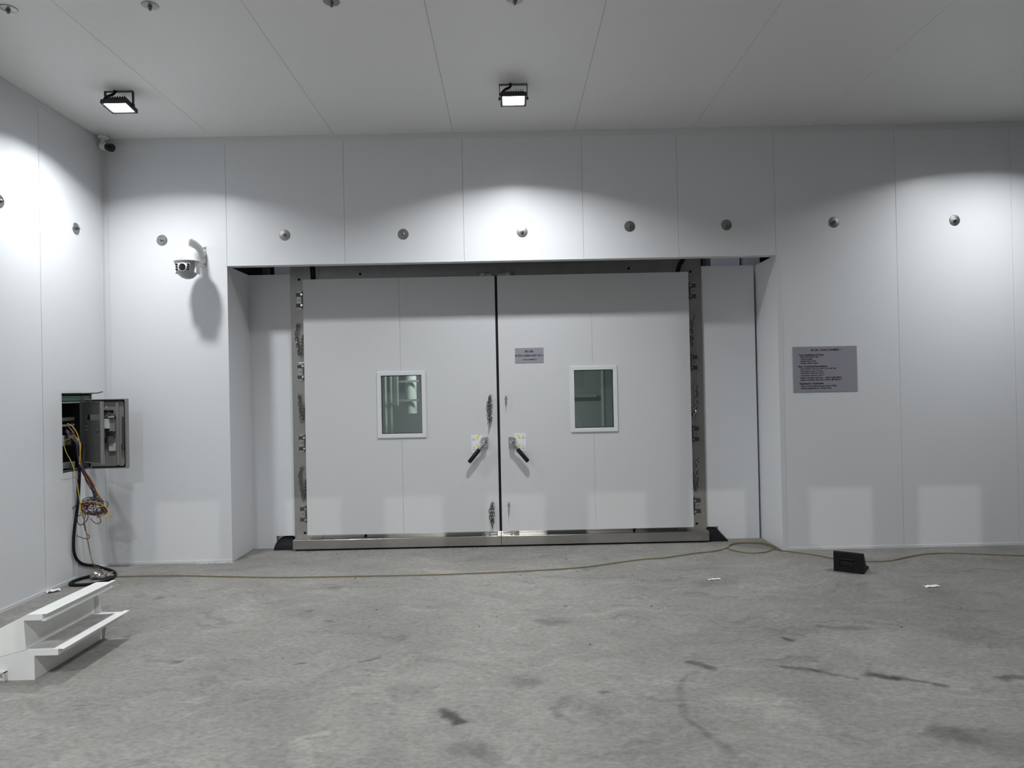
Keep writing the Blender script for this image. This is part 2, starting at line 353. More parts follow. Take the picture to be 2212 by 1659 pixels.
# trims
def trim(name, a, b, lab, m='trim_white', bev=0.001):
    return tag(B(a, b, bev).build(name, m), lab, 'trim', kind=S)
trim('trim_1', (XL, W-0.004, ZC-0.055), (XR, W+0.001, ZC), 'thin white angle trim where front wall meets ceiling')
trim('trim_2', (XL-0.001, YB, ZC-0.055), (XL+0.004, W, ZC), 'thin white angle trim where left wall meets ceiling')
tag(MB().box((XL, W-0.004, 0.026), (XL+0.05, W+0.001, ZC-0.056)).box((XL-0.001, W-0.05, 0.026), (XL+0.004, W, ZC-0.056)).build('trim_3', 'trim_white'), 'thin white vertical angle trim in the corner of left and front walls', 'trim', kind=S)
tag(B((XL+0.005, W-0.004, 0), (OXL, W+0.001, 0.026), 0.001).build('baseboard_front', 'trim_white'), 'low white channel at the foot of the wall under the dome camera', 'baseboard', kind=S)
tag(B((OXR+0.045, W-0.004, 0), (XR, W+0.001, 0.026), 0.001).build('baseboard_front', 'trim_white'), 'low white channel at the foot of the wall behind the black wedge', 'baseboard', kind=S)
tag(MB().box((XL-0.001, YB, 0), (XL+0.006, 6.288, 0.026)).box((XL-0.001, 6.622, 0), (XL+0.006, W-0.007, 0.026)).build('baseboard_left', 'trim_white'), 'low white channel at the foot of the left wall', 'baseboard', kind=S)

# test chamber behind the recess
ch = empty('wall_chamber', (0, DB, 0)); tag(ch, 'white insulated chamber wall on both sides of the double door', 'wall', kind=S)
MB().prism([(OXL-0.012, 0), (-2.44, 0), (-2.44, 0.128), (-2.22, 0.128), (-2.22, OZ), (OXL-0.012, OZ)], 'y', DB, DB+0.1).build('chamber_panel', 'panel_white', ch)
MB().prism([(2.0, 0.128), (2.135, 0.128), (2.135, 0), (2.567, 0), (2.567, OZ), (2.0, OZ)], 'y', DB, DB+0.1).build('chamber_panel', 'panel_white', ch)
MB().box((-2.5, DB+0.1, 2.70), (2.5, 13.1, OZ-0.002)).build('chamber_roof', 'chamber_grey', ch)
MB().box((-2.6, DB+0.1, 0), (-2.5, 13.1, OZ-0.002)).build('chamber_side', 'chamber_grey', ch)
MB().box((2.5, DB+0.1, 0), (2.6, 13.1, OZ-0.002)).build('chamber_side', 'chamber_grey', ch)
MB().box((-2.5, 11.0, 0), (2.5, 11.1, 2.7)).build('chamber_back', 'chamber_grey', ch)
MB().box((-2.5, DB+0.2, -0.05), (2.5, 11.0, 0.02)).build('chamber_floor', 'chamber_grey', ch)
# dark space above the chamber
vd = empty('wall_void', (0, 9, 3)); tag(vd, 'dark service space glimpsed above the chamber', 'wall', kind=S)
MB().box((-3.8, 9.6, OZ-0.1), (3.8, 9.7, 4.3)).box((-3.9, W+0.1, OZ-0.1), (-3.8, 9.7, 4.3)).box((3.8, W+0.1, OZ-0.1), (3.9, 9.7, 4.3)).box((-3.9, W+0.1, 4.2), (3.9, 9.7, 4.3)).build('service_space_lining', 'void_dark', vd)
for x0, x1, y in ((-2.62, -2.22, 8.0), (2.33, 2.665, 8.1), (2.70, 2.86, 8.0)):
    MB().box((x0, y, OZ), (x1, y+0.3, 3.7), 0.004).build('service_panel', 'void_panel', vd)
for x0, x1, y in ((-2.72, -2.65, 7.9), (2.16, 2.20, 7.8)):
    MB().box((x0, y, OZ), (x1, y+0.06, 4.2)).build('service_post', 'void_dark', vd)
for x, e_ in ((2.3, 6), (-2.3, 5)):  # unseen point lights added to brighten the panels above the chamber
    vl = bpy.data.objects.new('service_lamp', bpy.data.lights.new('service_lamp', 'POINT')); COL.objects.link(vl); vl.data.energy = e_; vl.data.shadow_soft_size = 0.06; vl.location = (x, 7.52, 3.9); vl.data.color = (0.9, 0.92, 1)

# ---------------------------------------------------------------- steel door frame
LX0, LX1, RX0, RX1, DZ0, DZ1 = -2.091, -0.128, -0.102, 1.860, 0.147, 2.762
fr = empty('door_frame', (-0.115, DJ, 0)); tag(fr, 'brushed stainless steel frame with a raised sill around the double door', 'door frame', kind=S)
B((-2.243, DJ, 0.03), (-1.95, DJ+0.16, 3.05), 0.002).build('jamb', 'steel', fr)
B((1.72, DJ, 0.03), (2.014, DJ+0.16, 3.05), 0.002).build('jamb', 'steel', fr)
B((-1.95, DJ+0.004, 2.66), (1.72, DJ+0.16, 3.05), 0.002).build('header', 'steel', fr)
B((-1.95, DJ+0.004, 0.02), (1.72, DJ+0.16, 0.22), 0.002).build('threshold', 'sill_steel', fr)
sill = MB()
for a, b in ((-2.224, -0.113), (-0.111, 2.0)): sill.box((a, 7.205, 0.018), (b, DJ+0.001, 0.112), 0.003)
sill.build('sill', 'sill_steel', fr)
B((-2.2, 7.24, 0), (1.98, DJ, 0.02)).build('sill_gasket', 'black_rubber', fr)
def hinge(x, z, s):
    h = MB().box((x-0.04, DJ-0.006, z-0.093), (x+0.04, DJ+0.001, z+0.093), 0.001).build('hinge_clamp', 'plate_steel', fr)
    for dz in (-0.055, 0.055):
        MB().box((x-0.040, DJ-0.036, z+dz-0.019), (x+0.044, DJ-0.005, z+dz+0.019), 0.003).build('knuckle', 'knuckle_steel', h)
        MB().cyl((x+s*0.018, DJ-0.05, z+dz), (x+s*0.018, DJ-0.03, z+dz), 0.011, n=10).build('bolt', 'chrome', h)
    MB().cyl((x+s*0.016, DJ-0.022, z-0.09), (x+s*0.016, DJ-0.022, z+0.09), 0.011, n=10).build('pin', 'dark_steel', h)
    MB().cyl((x-s*0.018, DJ-0.014, z), (x-s*0.018, DJ-0.004, z), 0.009, n=8).build('bolt', 'dark_steel', h)
for py, px in ((649, 647), (803, 650), (957, 653), (1110, 656)):
    q = P(px, py, DJ); hinge(-2.135, q.z, 1)
for py, px in ((629, 1494), (783, 1497), (937, 1500), (1092, 1504)):
    q = P(px, py, DJ); hinge(1.905, q.z, -1)
for px, py in ((646, 604), (659, 1151), (778, 592), (1358, 580), (1491, 587), (1505, 1131), (1370, 1143), (790, 1157)):
    q = P(px, py, DJ); MB().cyl((q.x, DJ-0.006, q.z), (q.x, DJ+0.003, q.z), 0.013, n=12).build('plug', 'black_rubber', fr)
# cables dropping from the space above, in front of the header
def cable(name, pts, r, m, lab, cat='cable', group=None, n=8, k=8):
    return tag(MB().tube(spline(pts, k), r, n).build(name, m, smooth=True, at=pts[0]), lab, cat, group)
for dx in (0, 0.024):
    pass
ct = empty('hanging_cable', P(676, 600, 7.33)); tag(ct, 'pair of short black cables dropping behind the left door top', 'cable')
for dx in (-0.012, 0.014):
    a = P(676, 600, 7.332); MB().tube(spline([(a.x+dx, 7.332, 2.72), (a.x+dx-0.005, 7.33, 2.85), (a.x+dx-0.02, 7.32, 3.05)], 4), 0.010, 8).build('strand', 'black_rubber', ct, True)
a = P(1463, 586, 7.33)
cable('hanging_cable', [(a.x, 7.332, a.z-0.04), (a.x+0.006, 7.33, a.z), (a.x+0.03, 7.325, a.z+0.07), (a.x+0.07, 7.32, a.z+0.14), (a.x+0.09, 7.32, a.z+0.25)], 0.020, 'black_rubber', 'thick black hose curving down behind the right door top')

# black rubber at the sill ends
def flap(name, x0, x1, z1, y0, lab, sgn):
    mb = MB(); rows = 9; cols = 12; vs = []; fs = []
    for i in range(rows):
        t = i/(rows-1)
        for j in range(cols):
            u = j/(cols-1); x = x0+(x1-x0)*u
            h = z1*(1-abs(2*u-1)**3*0.35) if sgn < 0 else z1*(1-0.1*u) if u < 0.6 else z1*(0.94-(u-0.6)*1.9)
            a_ = t*math.pi/2
            vs.append((x, y0+0.16-0.16*math.cos(a_)+random.uniform(-.004, .004), max(h, 0.012)*math.sin(a_)*1.0+0.001))
    for i in range(rows-1):
        for j in range(cols-1): fs.append((i*cols+j, i*cols+j+1, (i+1)*cols+j+1, (i+1)*cols+j))
    n = len(vs)
    vs += [(x0, y0+0.17, 0.001), (x1, y0+0.17, 0.001)]
    fs.append(tuple([n]+[i*cols for i in range(rows)])); fs.append(tuple([n+1]+[i*cols+cols-1 for i in range(rows-1, -1, -1)]))
    mb.add(vs, fs); return tag(mb.build(name, 'black_rubber', None, True, at=((x0+x1)/2, y0, 0)), lab, 'rubber seal')
flap('rubber_seal', -2.435, -2.23, 0.115, 7.27, 'crumpled black rubber seal in the notch at the left sill end', -1)
flap('rubber_seal', 2.005, 2.20, 0.12, 7.24, 'torn black rubber seal in the notch at the right sill end', 1)

# ---------------------------------------------------------------- chamber doors
def chamber_door(name, x0, x1, seam, win, lab, handle, sgn):
    d = empty(name, ((x0+x1)/2, DL, DZ0)); tag(d, lab, 'door', kind=S)
    wx0, wz1, wx1, wz0 = win          # pane opening
    y1 = DJ-0.003
    MB().prism([(x0, DZ0), (seam-0.0012, DZ0), (seam-0.0012, wz0), (wx0, wz0), (wx0, wz1), (seam-0.0012, wz1), (seam-0.0012, DZ1), (x0, DZ1)], 'y', DL, y1).build('door_panel', 'door_white', d)
    MB().prism([(seam+0.0012, DZ0), (x1, DZ0), (x1, DZ1), (seam+0.0012, DZ1), (seam+0.0012, wz1), (wx1, wz1), (wx1, wz0), (seam+0.0012, wz0)], 'y', DL, y1).build('door_panel', 'door_white', d)
    MB().box((seam-0.02, DL+0.004, DZ0+0.001), (seam+0.02, DL+0.02, wz0-0.001)).box((seam-0.02, DL+0.004, wz1+0.001), (seam+0.02, DL+0.02, DZ1-0.001)).build('joint_strip', 'frame_white', d)
    wn = MB(); fw = 0.042; a, b, c, e = wx0-fw, wx1+fw, wz0-fw, wz1+fw
    wn.box((a, DL-0.012, c), (b, DL+0.001, wz0), 0.004).box((a, DL-0.012, wz1), (b, DL+0.001, e), 0.004).box((a, DL-0.0119, wz0-0.003), (wx0, DL+0.001, wz1+0.003), 0.002).box((wx1, DL-0.0119, wz0-0.003), (b, DL+0.001, wz1+0.003), 0.002)
    f = wn.build('window_frame', 'frame_white', d)
    MB().box((wx0-0.001, DL+0.012, wz0-0.001), (wx1+0.001, DL+0.018, wz1+0.001)).build('pane', 'glass', f)
    g_ = MB()
    for q in ((wx0-0.002, wx0+0.006, wz0, wz1), (wx1-0.006, wx1+0.002, wz0, wz1), (wx0, wx1, wz0-0.002, wz0+0.006), (wx0, wx1, wz1-0.006, wz1+0.002)):
        g_.box((q[0], DL+0.02, q[2]), (q[1], DL+0.03, q[3]))
    g_.build('pane_gasket', 'black_rubber', f)
    # lever handle on a white instruction plate
    (hx, hz), (tx, tz), (sx0, sx1, sz0, sz1) = handle
    sp = MB()
    ex = sx1 if sgn < 0 else sx0      # the side towards the lever is cut away
    if sgn < 0: pl = [(sx0, sz0), (sx1-0.02, sz0), (sx1-0.035, (sz0+sz1)/2), (sx1, sz1), (sx0, sz1)]
    else: pl = [(sx0+0.02, sz0), (sx1, sz0), (sx1, sz1), (sx0, sz1), (sx0+0.035, (sz0+sz1)/2)]
    plate = sp.prism(pl, 'y', DL-0.003, DL).build('instruction_plate', 'plate_white', d)
    R_ = 0.092
    for a0, a1 in ((16, 50), (-42, -16)):
        ar = MB(); pts = []
        for i in range(7):
            t = math.radians(a0+(a1-a0)*i/6); pts.append((hx+sgn*math.cos(t)*R_, hz+math.sin(t)*R_+0.008))
        inner = [(p[0]-sgn*0.014, p[1]) for p in reversed(pts)]
        ar.prism(pts+inner, 'y', DL-0.0042, DL-0.0028).build('yellow_mark', 'yellow_mark', plate)
    m0 = (sx0+0.012) if sgn < 0 else sx1-0.040
    for s_, zc in (('开', sz1-0.030), ('关', sz0+0.052)): text(s_, 'print_black', plate, m0+0.008, m0+0.018, zc, DL-0.003)
    for s_, zc in (('OPEN', sz1-0.050), ('CLOSE', sz0+0.030)): text(s_, 'print_black', plate, m0, m0+0.028, zc, DL-0.003)
    esc = [(hx-0.036, hz-0.048), (hx+0.034, hz-0.054), (hx+0.036, hz+0.052), (hx+0.02, hz+0.056), (hx-0.018, hz+0.05), (hx-0.036, hz+0.04)]
    if sgn > 0: esc = [(2*hx-p[0], p[1]) for p in reversed(esc)]
    h = MB().prism(esc, 'y', DL-0.012, DL).build('lever_handle', 'chrome', d)
    for dx, dz in ((-0.025, -0.038), (0.026, -0.042), (0.026, 0.041), (-0.025, 0.032)):
        MB().cyl((hx-sgn*dx, DL-0.017, hz+dz), (hx-sgn*dx, DL-0.011, hz+dz), 0.006, n=8).build('screw', 'chrome', h)
    MB().lathe([(0.03, 0), (0.03, 0.035), (0.024, 0.045), (0.024, 0.062), (0.018, 0.066)], (hx, DL-0.011, hz), (0, -1, 0), 20).build('hub', 'chrome', h, True)
    MB().box((hx-0.0035, DL-0.084, hz-0.024), (hx+0.0035, DL-0.076, hz+0.024)).build('hub_slot', 'chrome', h)
    dv = Vector((tx-hx, 0, tz-hz)); o_ = Vector((hx, DL-0.064, hz)); ln = dv.length; dv.normalize()
    MB().tube([o_, o_+dv*0.11], 0.0155, 12).build('lever', 'steel', h, True)
    MB().tube([o_+dv*0.085, o_+dv*0.09, o_+dv*(ln-0.012), o_+dv*(ln-0.003), o_+dv*ln], [0.019, 0.0215, 0.0215, 0.017, 0.009], 14).build('grip', 'black_plastic', h, True)
    return d
def zx(px, py, D=DL): q = P(px, py, D); return q.x, q.z
wl0 = P(824, 872, DL).x; wl1 = P(911.5, 872, DL).x; wlz1 = P(868, 811, DL).z; wlz0 = P(868, 937, DL).z
wr0 = P(1241, 862, DL).x; wr1 = P(1325, 862, DL).x; wrz1 = P(1283, 799, DL).z; wrz0 = P(1283, 924, DL).z
def hsp(hub, tip, st): return zx(*hub, DL-0.05), zx(*tip, DL-0.06), (P(st[0], 956, DL).x, P(st[1], 956, DL).x, P(1100, st[3], DL).z, P(1100, st[2], DL).z)
d1 = chamber_door('door_1', LX0, LX1, P(864, 720, DL).x, (wl0, wlz1, wl1, wlz0), 'white chamber door on the left with a small window and a hanging chain', hsp((1047, 956), (1013, 999), (1018, 1043, 938, 976)), -1)
d2 = chamber_door('door_2', RX0, RX1, P(1279, 740, DL).x, (wr0, wrz1, wr1, wrz0), 'white chamber door on the right bearing a grey name plate', hsp((1106, 956), (1141, 997), (1110, 1136, 936, 975)), 1)
MB().box((LX1-0.002, DL+0.006, DZ0+0.001), (RX0+0.002, DJ-0.004, DZ1-0.001)).build('meeting_gasket', 'black_rubber', d2)
def latch(px, py, par):
    q = P(px, py, DL-0.02); x, z = q.x, q.z
    l = MB().box((x-0.06, DL+0.001, z-0.018), (x+0.06, DL+0.04, z+0.02), 0.003).build('bolt_latch', 'dark_steel', par)
    MB().box((x-0.028, DL-0.03, z-0.022), (x+0.028, DL+0.002, z+0.014), 0.004).build('latch_block', 'steel', l)
    MB().cyl((x, DL-0.038, z-0.006), (x, DL-0.028, z-0.006), 0.008, n=10).build('bolt', 'chrome', l)
    MB().box((x+0.03*(1 if par is d1 else -1), DL-0.004, z-0.012), (x+0.1*(1 if par is d1 else -1), DL+0.02, z+0.012), 0.002).build('latch_tongue', 'sill_steel', l)
latch(1053, 1153, d1); latch(1109, 1152, d2); latch(1042, 592, d1); latch(1097, 590, d2)
# name plate on the right door
q0 = P(1112, 752, DL); q1 = P(1174, 752, DL); qz0 = P(1143, 784, DL).z
dp = B((q0.x, DL-0.004, qz0), (q1.x, DL-0.0002, q0.z), 0.001).build('door_sign', 'sign_grey', at=((q0.x+q1.x)/2, DL, qz0))
tag(dp, 'small grey name plate with black lettering on the right door', 'sign')
def tl(s, par, y, x0, x1, yc, ox, oy, k, D, bold=0.02):
    a = P(ox+x0/k, oy+yc/k, D); b = P(ox+x1/k, oy+yc/k, D); zc = (a.z+b.z)/2; text(s, 'print_black', par, a.x, b.x, zc, y, bold=bold)
for s_, x0, x1, yc in (('EE LAB', 885, 1240, 380), ('BUỒNG NGÂM NHIỆT ĐỘ 01', 465, 1675, 565), ('SOAK CHAMBER 01', 795, 1385, 735)):
    tl(s_, dp, DL-0.004, x0, x1, yc, 1090, 740, 20.1, DL, 0.032)
# information board on the front wall
q0 = P(1712, 749, W); q1 = P(1850, 746, W); qz0 = P(1782, 846, W).z; qz1 = P(1782, 748, W).z
ip = B((q0.x, W-0.005, qz0), (q1.x, W-0.0002, qz1), 0.001).build('information_board', 'sign_grey', at=((q0.x+q1.x)/2, W, qz0))
tag(ip, 'grey information board with lines of black text on the front wall', 'sign')
for s_, x0, x1, yc in (('EE LAB – SOAK CHAMBER 1', 750, 1530, 307), ('Test Capabilities & Scope', 425, 1090, 440), ('Defrost & Demist Tests', 470, 955, 495),
        ('Vehicle soaking', 470, 800, 552), ('Vehicle Static Tests', 470, 885, 605), ('Vehicle charging tests', 470, 938, 660), ('Key Technical Parameters', 425, 1185, 745),
        ('Soak Chamber: -40°C to +60°C, R.H 10%~95%', 475, 1420, 805), ('Temperature ramp: 0.7°C/min', 475, 1070, 868), ('Temperature uniformity: ±2.0°C', 475, 1105, 925),
        ('Temperature tolerance: ±2.0°C', 480, 1095, 985), ('Relative humidity uniformity: – ±5%R.H @≥20%R.H', 475, 1575, 1043),
        ('Relative humidity uniformity: ±7%R.H @<20%R.H', 480, 1550, 1100), ('Application Examples', 440, 1090, 1198),
        ('Vehicle Thermal Management System (VTMS)', 480, 1435, 1265), ('Vehicle preparation for Climate tests', 480, 1295, 1322)):
    tl(s_, ip, W-0.005, x0, x1, yc+8, 1690, 730, 12.29, W, 0.03)

# ---------------------------------------------------------------- chains and pins
def link(mb, c, t, roll, ln=0.046, wd=0.0105, r=0.0042):
    t = t.normalized(); u = t.orthogonal().normalized(); u = Matrix.Rotation(roll, 3, t) @ u; pts = []
    for i in range(12):
        a_ = 2*math.pi*i/12; pts.append(c+t*(math.copysign(ln/2-wd, math.cos(a_))*(1 if abs(math.cos(a_)) > 0.1 else 0)+math.cos(a_)*wd)+u*(math.sin(a_)*wd))
    mb.tube(pts, r, 5, closed=True)
def chain(path, base, lab, clip=None):
    """path: points of the chain from the hook; base: the point on the steel where the hook sits"""
    root = empty('chain', base); tag(root, lab, 'chain', 'steel chains hooked on the chamber door')
    MB().tube(spline([base, base+Vector((0, -0.02, 0.004)), base+Vector((0, -0.034, -0.004)), base+Vector((0, -0.03, -0.02)), base+Vector((0, -0.018, -0.018))], 5), 0.0045, 8).build('hook', 'dark_steel', root, True)
    pts = spline(path, 10); mb = MB(); acc = 0.0; k = 0; step = 0.036
    for a_, b_ in zip(pts, pts[1:]):
        l_ = (b_-a_).length
        while acc <= l_ and l_ > 0:
            link(mb, a_+(b_-a_)*(acc/l_), b_-a_, math.pi/4+(k % 2)*math.pi/2); k += 1; acc += step
        acc -= l_
    mb.build('links', 'chain_steel', root, True)
    if clip:
        c0, c1 = clip; MB().tube([c0, (c0+c1)/2+Vector((0.006, 0, 0)), c1], [0.006, 0.007, 0.004], 8).build('snap_clip', 'chrome', root, True)
    return root
def jc(pxs, lab, D):
    pts = [P(x, y, D) for x, y in pxs]; base = P(*pxs[0], DJ) if D > 7.28 else P(*pxs[0], DL); base.y = DJ if D > 7.28 else DL
    return pts, base
names = ('top', 'middle', 'bottom')
left = ([(643, 704), (639, 722), (642, 745), (647, 768), (652, 745), (654, 726)], [(646, 857), (647, 872), (649, 892), (652, 909), (656, 890), (657, 878)], [(650, 1013), (647, 1026), (650, 1052), (656, 1079), (659, 1055), (660, 1036)])
right = ([(1498, 686), (1494, 704), (1495, 730), (1494, 746), (1491, 726), (1490, 705)], [(1505, 838), (1505, 860), (1503, 885), (1499, 901), (1495, 884), (1493, 862)], [(1506, 992), (1503, 1006), (1506, 1036), (1504, 1058), (1500, 1040), (1498, 1020)])
for i in range(3):
    for side, arr in (('left', left), ('right', right)):
        pts, base = jc(arr[i], '', DJ-0.03)
        chain(pts, base, f'{names[i]} of three looped steel chains hanging on the {side} steel jamb')
        if i != 1 or side == 'right': pass
def doubled(x0, top, bot, lab, tail):
    c = [(x0+1, top), (x0-3, top+10), (x0-3, top+24), (x0, top+40), (x0-1, bot-12), (x0+1, bot), (x0+3, bot-14), (x0+1, top+40), (x0+4, top+24), (x0+3, top+8), (x0, top+4), (x0-1, top+20), (x0, top+36), (x0+2, top+48)]
    pts = [P(x, y, DL-0.028-0.008*(i > 6)) for i, (x, y) in enumerate(c)]; base = P(x0+1, top-2, DL); base.y = DL
    c0 = P(*tail[0], DL-0.03); c1 = P(*tail[1], DL-0.03)
    chain(pts, base, lab, (c0, c1))
doubled(1057, 858, 916, 'long steel chain bundled on a hook above the left door lever', ((1058, 912), (1055, 928)))
doubled(1062, 1089, 1136, 'steel chain bundled on a hook near the foot of the left door', ((1062, 1130), (1063, 1144)))
for px, py, ln, lab in ((1093, 856, 0.075, 'short steel eye pin hanging on the right door above its lever'), (1099, 1086, 0.10, 'thin steel eye pin hanging low on the right door')):
    b_ = P(px, py, DL); b_.y = DL; e_ = empty('eye_pin', b_); tag(e_, lab, 'eye pin', 'steel eye pins on the right door')
    MB().tube(spline([b_, b_+Vector((0, -0.02, 0.004)), b_+Vector((0, -0.03, -0.008)), b_+Vector((0, -0.016, -0.018))], 5), 0.0045, 8).build('hook', 'dark_steel', e_, True)
    mb = MB(); c = b_+Vector((0, -0.024, -0.028)); mb.tube([c+Vector((math.cos(t)*0.011, 0, math.sin(t)*0.014)) for t in [2*math.pi*i/14 for i in range(14)]], 0.0035, 6, closed=True); mb.build('ring', 'dark_steel', e_, True)
    MB().tube([c+Vector((0, 0, -0.014)), c+Vector((-0.002, 0, -0.014-ln*0.5)), c+Vector((-0.004, 0, -0.014-ln))], [0.005, 0.005, 0.002], 8).build('pin', 'steel', e_, True)

# ---------------------------------------------------------------- anchor discs
def anchor(pos, nrm, lab, grp):
    nrm = Vector(nrm); o = empty('anchor_disc', pos); tag(o, lab, 'anchor', grp)
    pos = Vector(pos)
    MB().lathe([(0.051, 0), (0.052, 0.002), (0.049, 0.005), (0.014, 0.009), (0.013, 0.010)], pos, nrm, 32).build('disc', 'disc_steel', o, True)
    MB().lathe([(0.014, 0), (0.014, 0.010), (0.009, 0.012), (0.009, 0.026)], pos+nrm*0.009, nrm, 6).build('bolt', 'dark_steel', o)
wd_l = ('steel anchor disc left of the dome camera on the front wall', 'first steel anchor disc right of the dome camera', 'steel anchor disc above the left door window', 'steel anchor disc above the gap between the doors', 'steel anchor disc above the right door window', 'steel anchor disc above the right end of the door recess', 'steel anchor disc above the information board', 'rightmost steel anchor disc on the front wall')
for (px, py), lab in zip(((350, 519), (615, 508), (871, 506), (1128, 501), (1360, 489), (1569, 486), (1801, 480), (2062, 476)), wd_l):
    anchor(P(px, py, W), (0, -1, 0), lab, 'anchor discs along the front wall')
anchor((XL, 6.357, 3.113), (1, 0, 0), 'steel anchor disc on the left wall beside the corner', 'anchor discs on the left wall')
anchor((XL, 5.40, 3.107), (1, 0, 0), 'steel anchor disc on the left wall at the picture edge', 'anchor discs on the left wall')
for (x, y), lab in zip(((-3.115, 4.484), (-2.218, 4.477), (-1.072, 4.473), (0.087, 4.49)), ('leftmost steel anchor disc on the ceiling at the top edge', 'second steel anchor disc from the left on the ceiling', 'third steel anchor disc from the left on the ceiling', 'ceiling anchor disc just above the middle floodlight')):
    anchor((x, y, ZC), (0, 0, -1), lab, 'anchor discs along the ceiling')

# ---------------------------------------------------------------- floodlights
def floodlight(x, y, lab, watt=LAMP_W, spread=146):
    z = 3.955; o = empty('floodlight', (x, y, z)); tag(o, lab, 'floodlight', 'black floodlights under the ceiling')
    TI = Matrix.Translation((x, y, z)) @ Matrix.Rotation(math.radians(-6), 4, 'X'); R0 = Matrix.Translation((x, y, z))
    mb = MB().box((-0.105, -0.09, -0.012), (0.105, 0.09, 0.012), 0.006).box((-0.085, -0.065, 0.01), (0.085, 0.065, 0.03), 0.005).xf(TI); b_ = mb.build('housing', 'black_paint', o)
    for i in range(9):
        xx = -0.076+0.019*i; MB().box((xx-0.002, -0.07, 0.028), (xx+0.002, 0.07, 0.045)).xf(TI).build('fin', 'black_paint', b_)
    MB().box((-0.086, -0.07, -0.0165), (0.086, 0.07, -0.011), 0.001).xf(TI).build('lens', 'lamp_glass', o)
    rim = MB()
    for a, b in (((-0.105, -0.09), (0.105, -0.074)), ((-0.105, 0.074), (0.105, 0.09)), ((-0.105, -0.09), (-0.09, 0.09)), ((0.09, -0.09), (0.105, 0.09))):
        rim.box((a[0], a[1], -0.022), (b[0], b[1], -0.010), 0.002)
    rim.xf(TI).build('rim', 'black_paint', o)
    t = ZC-z
    br = MB().box((-0.112, -0.014, t-0.004), (0.112, 0.014, t))
    for s_ in (-1, 1): br.box((s_*0.112-0.003, -0.014, 0.0), (s_*0.112+0.003, 0.014, t))
    br.xf(R0).build('bracket', 'black_paint', o)
    for s_ in (-1, 1): MB().cyl((s_*0.095, 0, 0.0), (s_*0.122, 0, 0.0), 0.011, n=10).xf(R0).build('pivot_bolt', 'black_paint', o)
    MB().tube(spline([Vector((-0.11, -0.05, 0.01)), Vector((-0.07, -0.055, 0.05)), Vector((-0.03, -0.04, 0.075)), Vector((-0.02, -0.02, t-0.01)), Vector((-0.03, -0.02, t))], 6), 0.010, 8).xf(R0).build('cord', 'black_rubber', o, True)
    ld = bpy.data.lights.new('floodlight_light', 'AREA'); ld.shape = 'RECTANGLE'; ld.size = 0.17; ld.size_y = 0.14; ld.energy = watt; ld.color = LAMP_COL; ld.spread = math.radians(spread)
    lo = bpy.data.objects.new('floodlight_light', ld); COL.objects.link(lo); lo.parent = o; lo.location = (0, 0, -0.028)
floodlight(-3.105, 5.74, 'black floodlight on the ceiling near the left wall', LAMP_W*0.72, 141)
floodlight(0.083, 5.75, 'bright floodlight on the ceiling above the double door', LAMP_W*0.95, 141)
floodlight(4.56, 5.74, 'black floodlight on the ceiling near the right picture edge', LAMP_W*0.80, 146)
for x, y, lab in ((-3.1, 0.9, 'black ceiling floodlight behind the viewer near the left wall'), (0.3, 0.9, 'black ceiling floodlight behind the viewer in the middle'), (-2.2, -3.6, 'black ceiling floodlight at the back of the hall near the left wall')):
    floodlight(x, y, lab, BACK_W, 148)

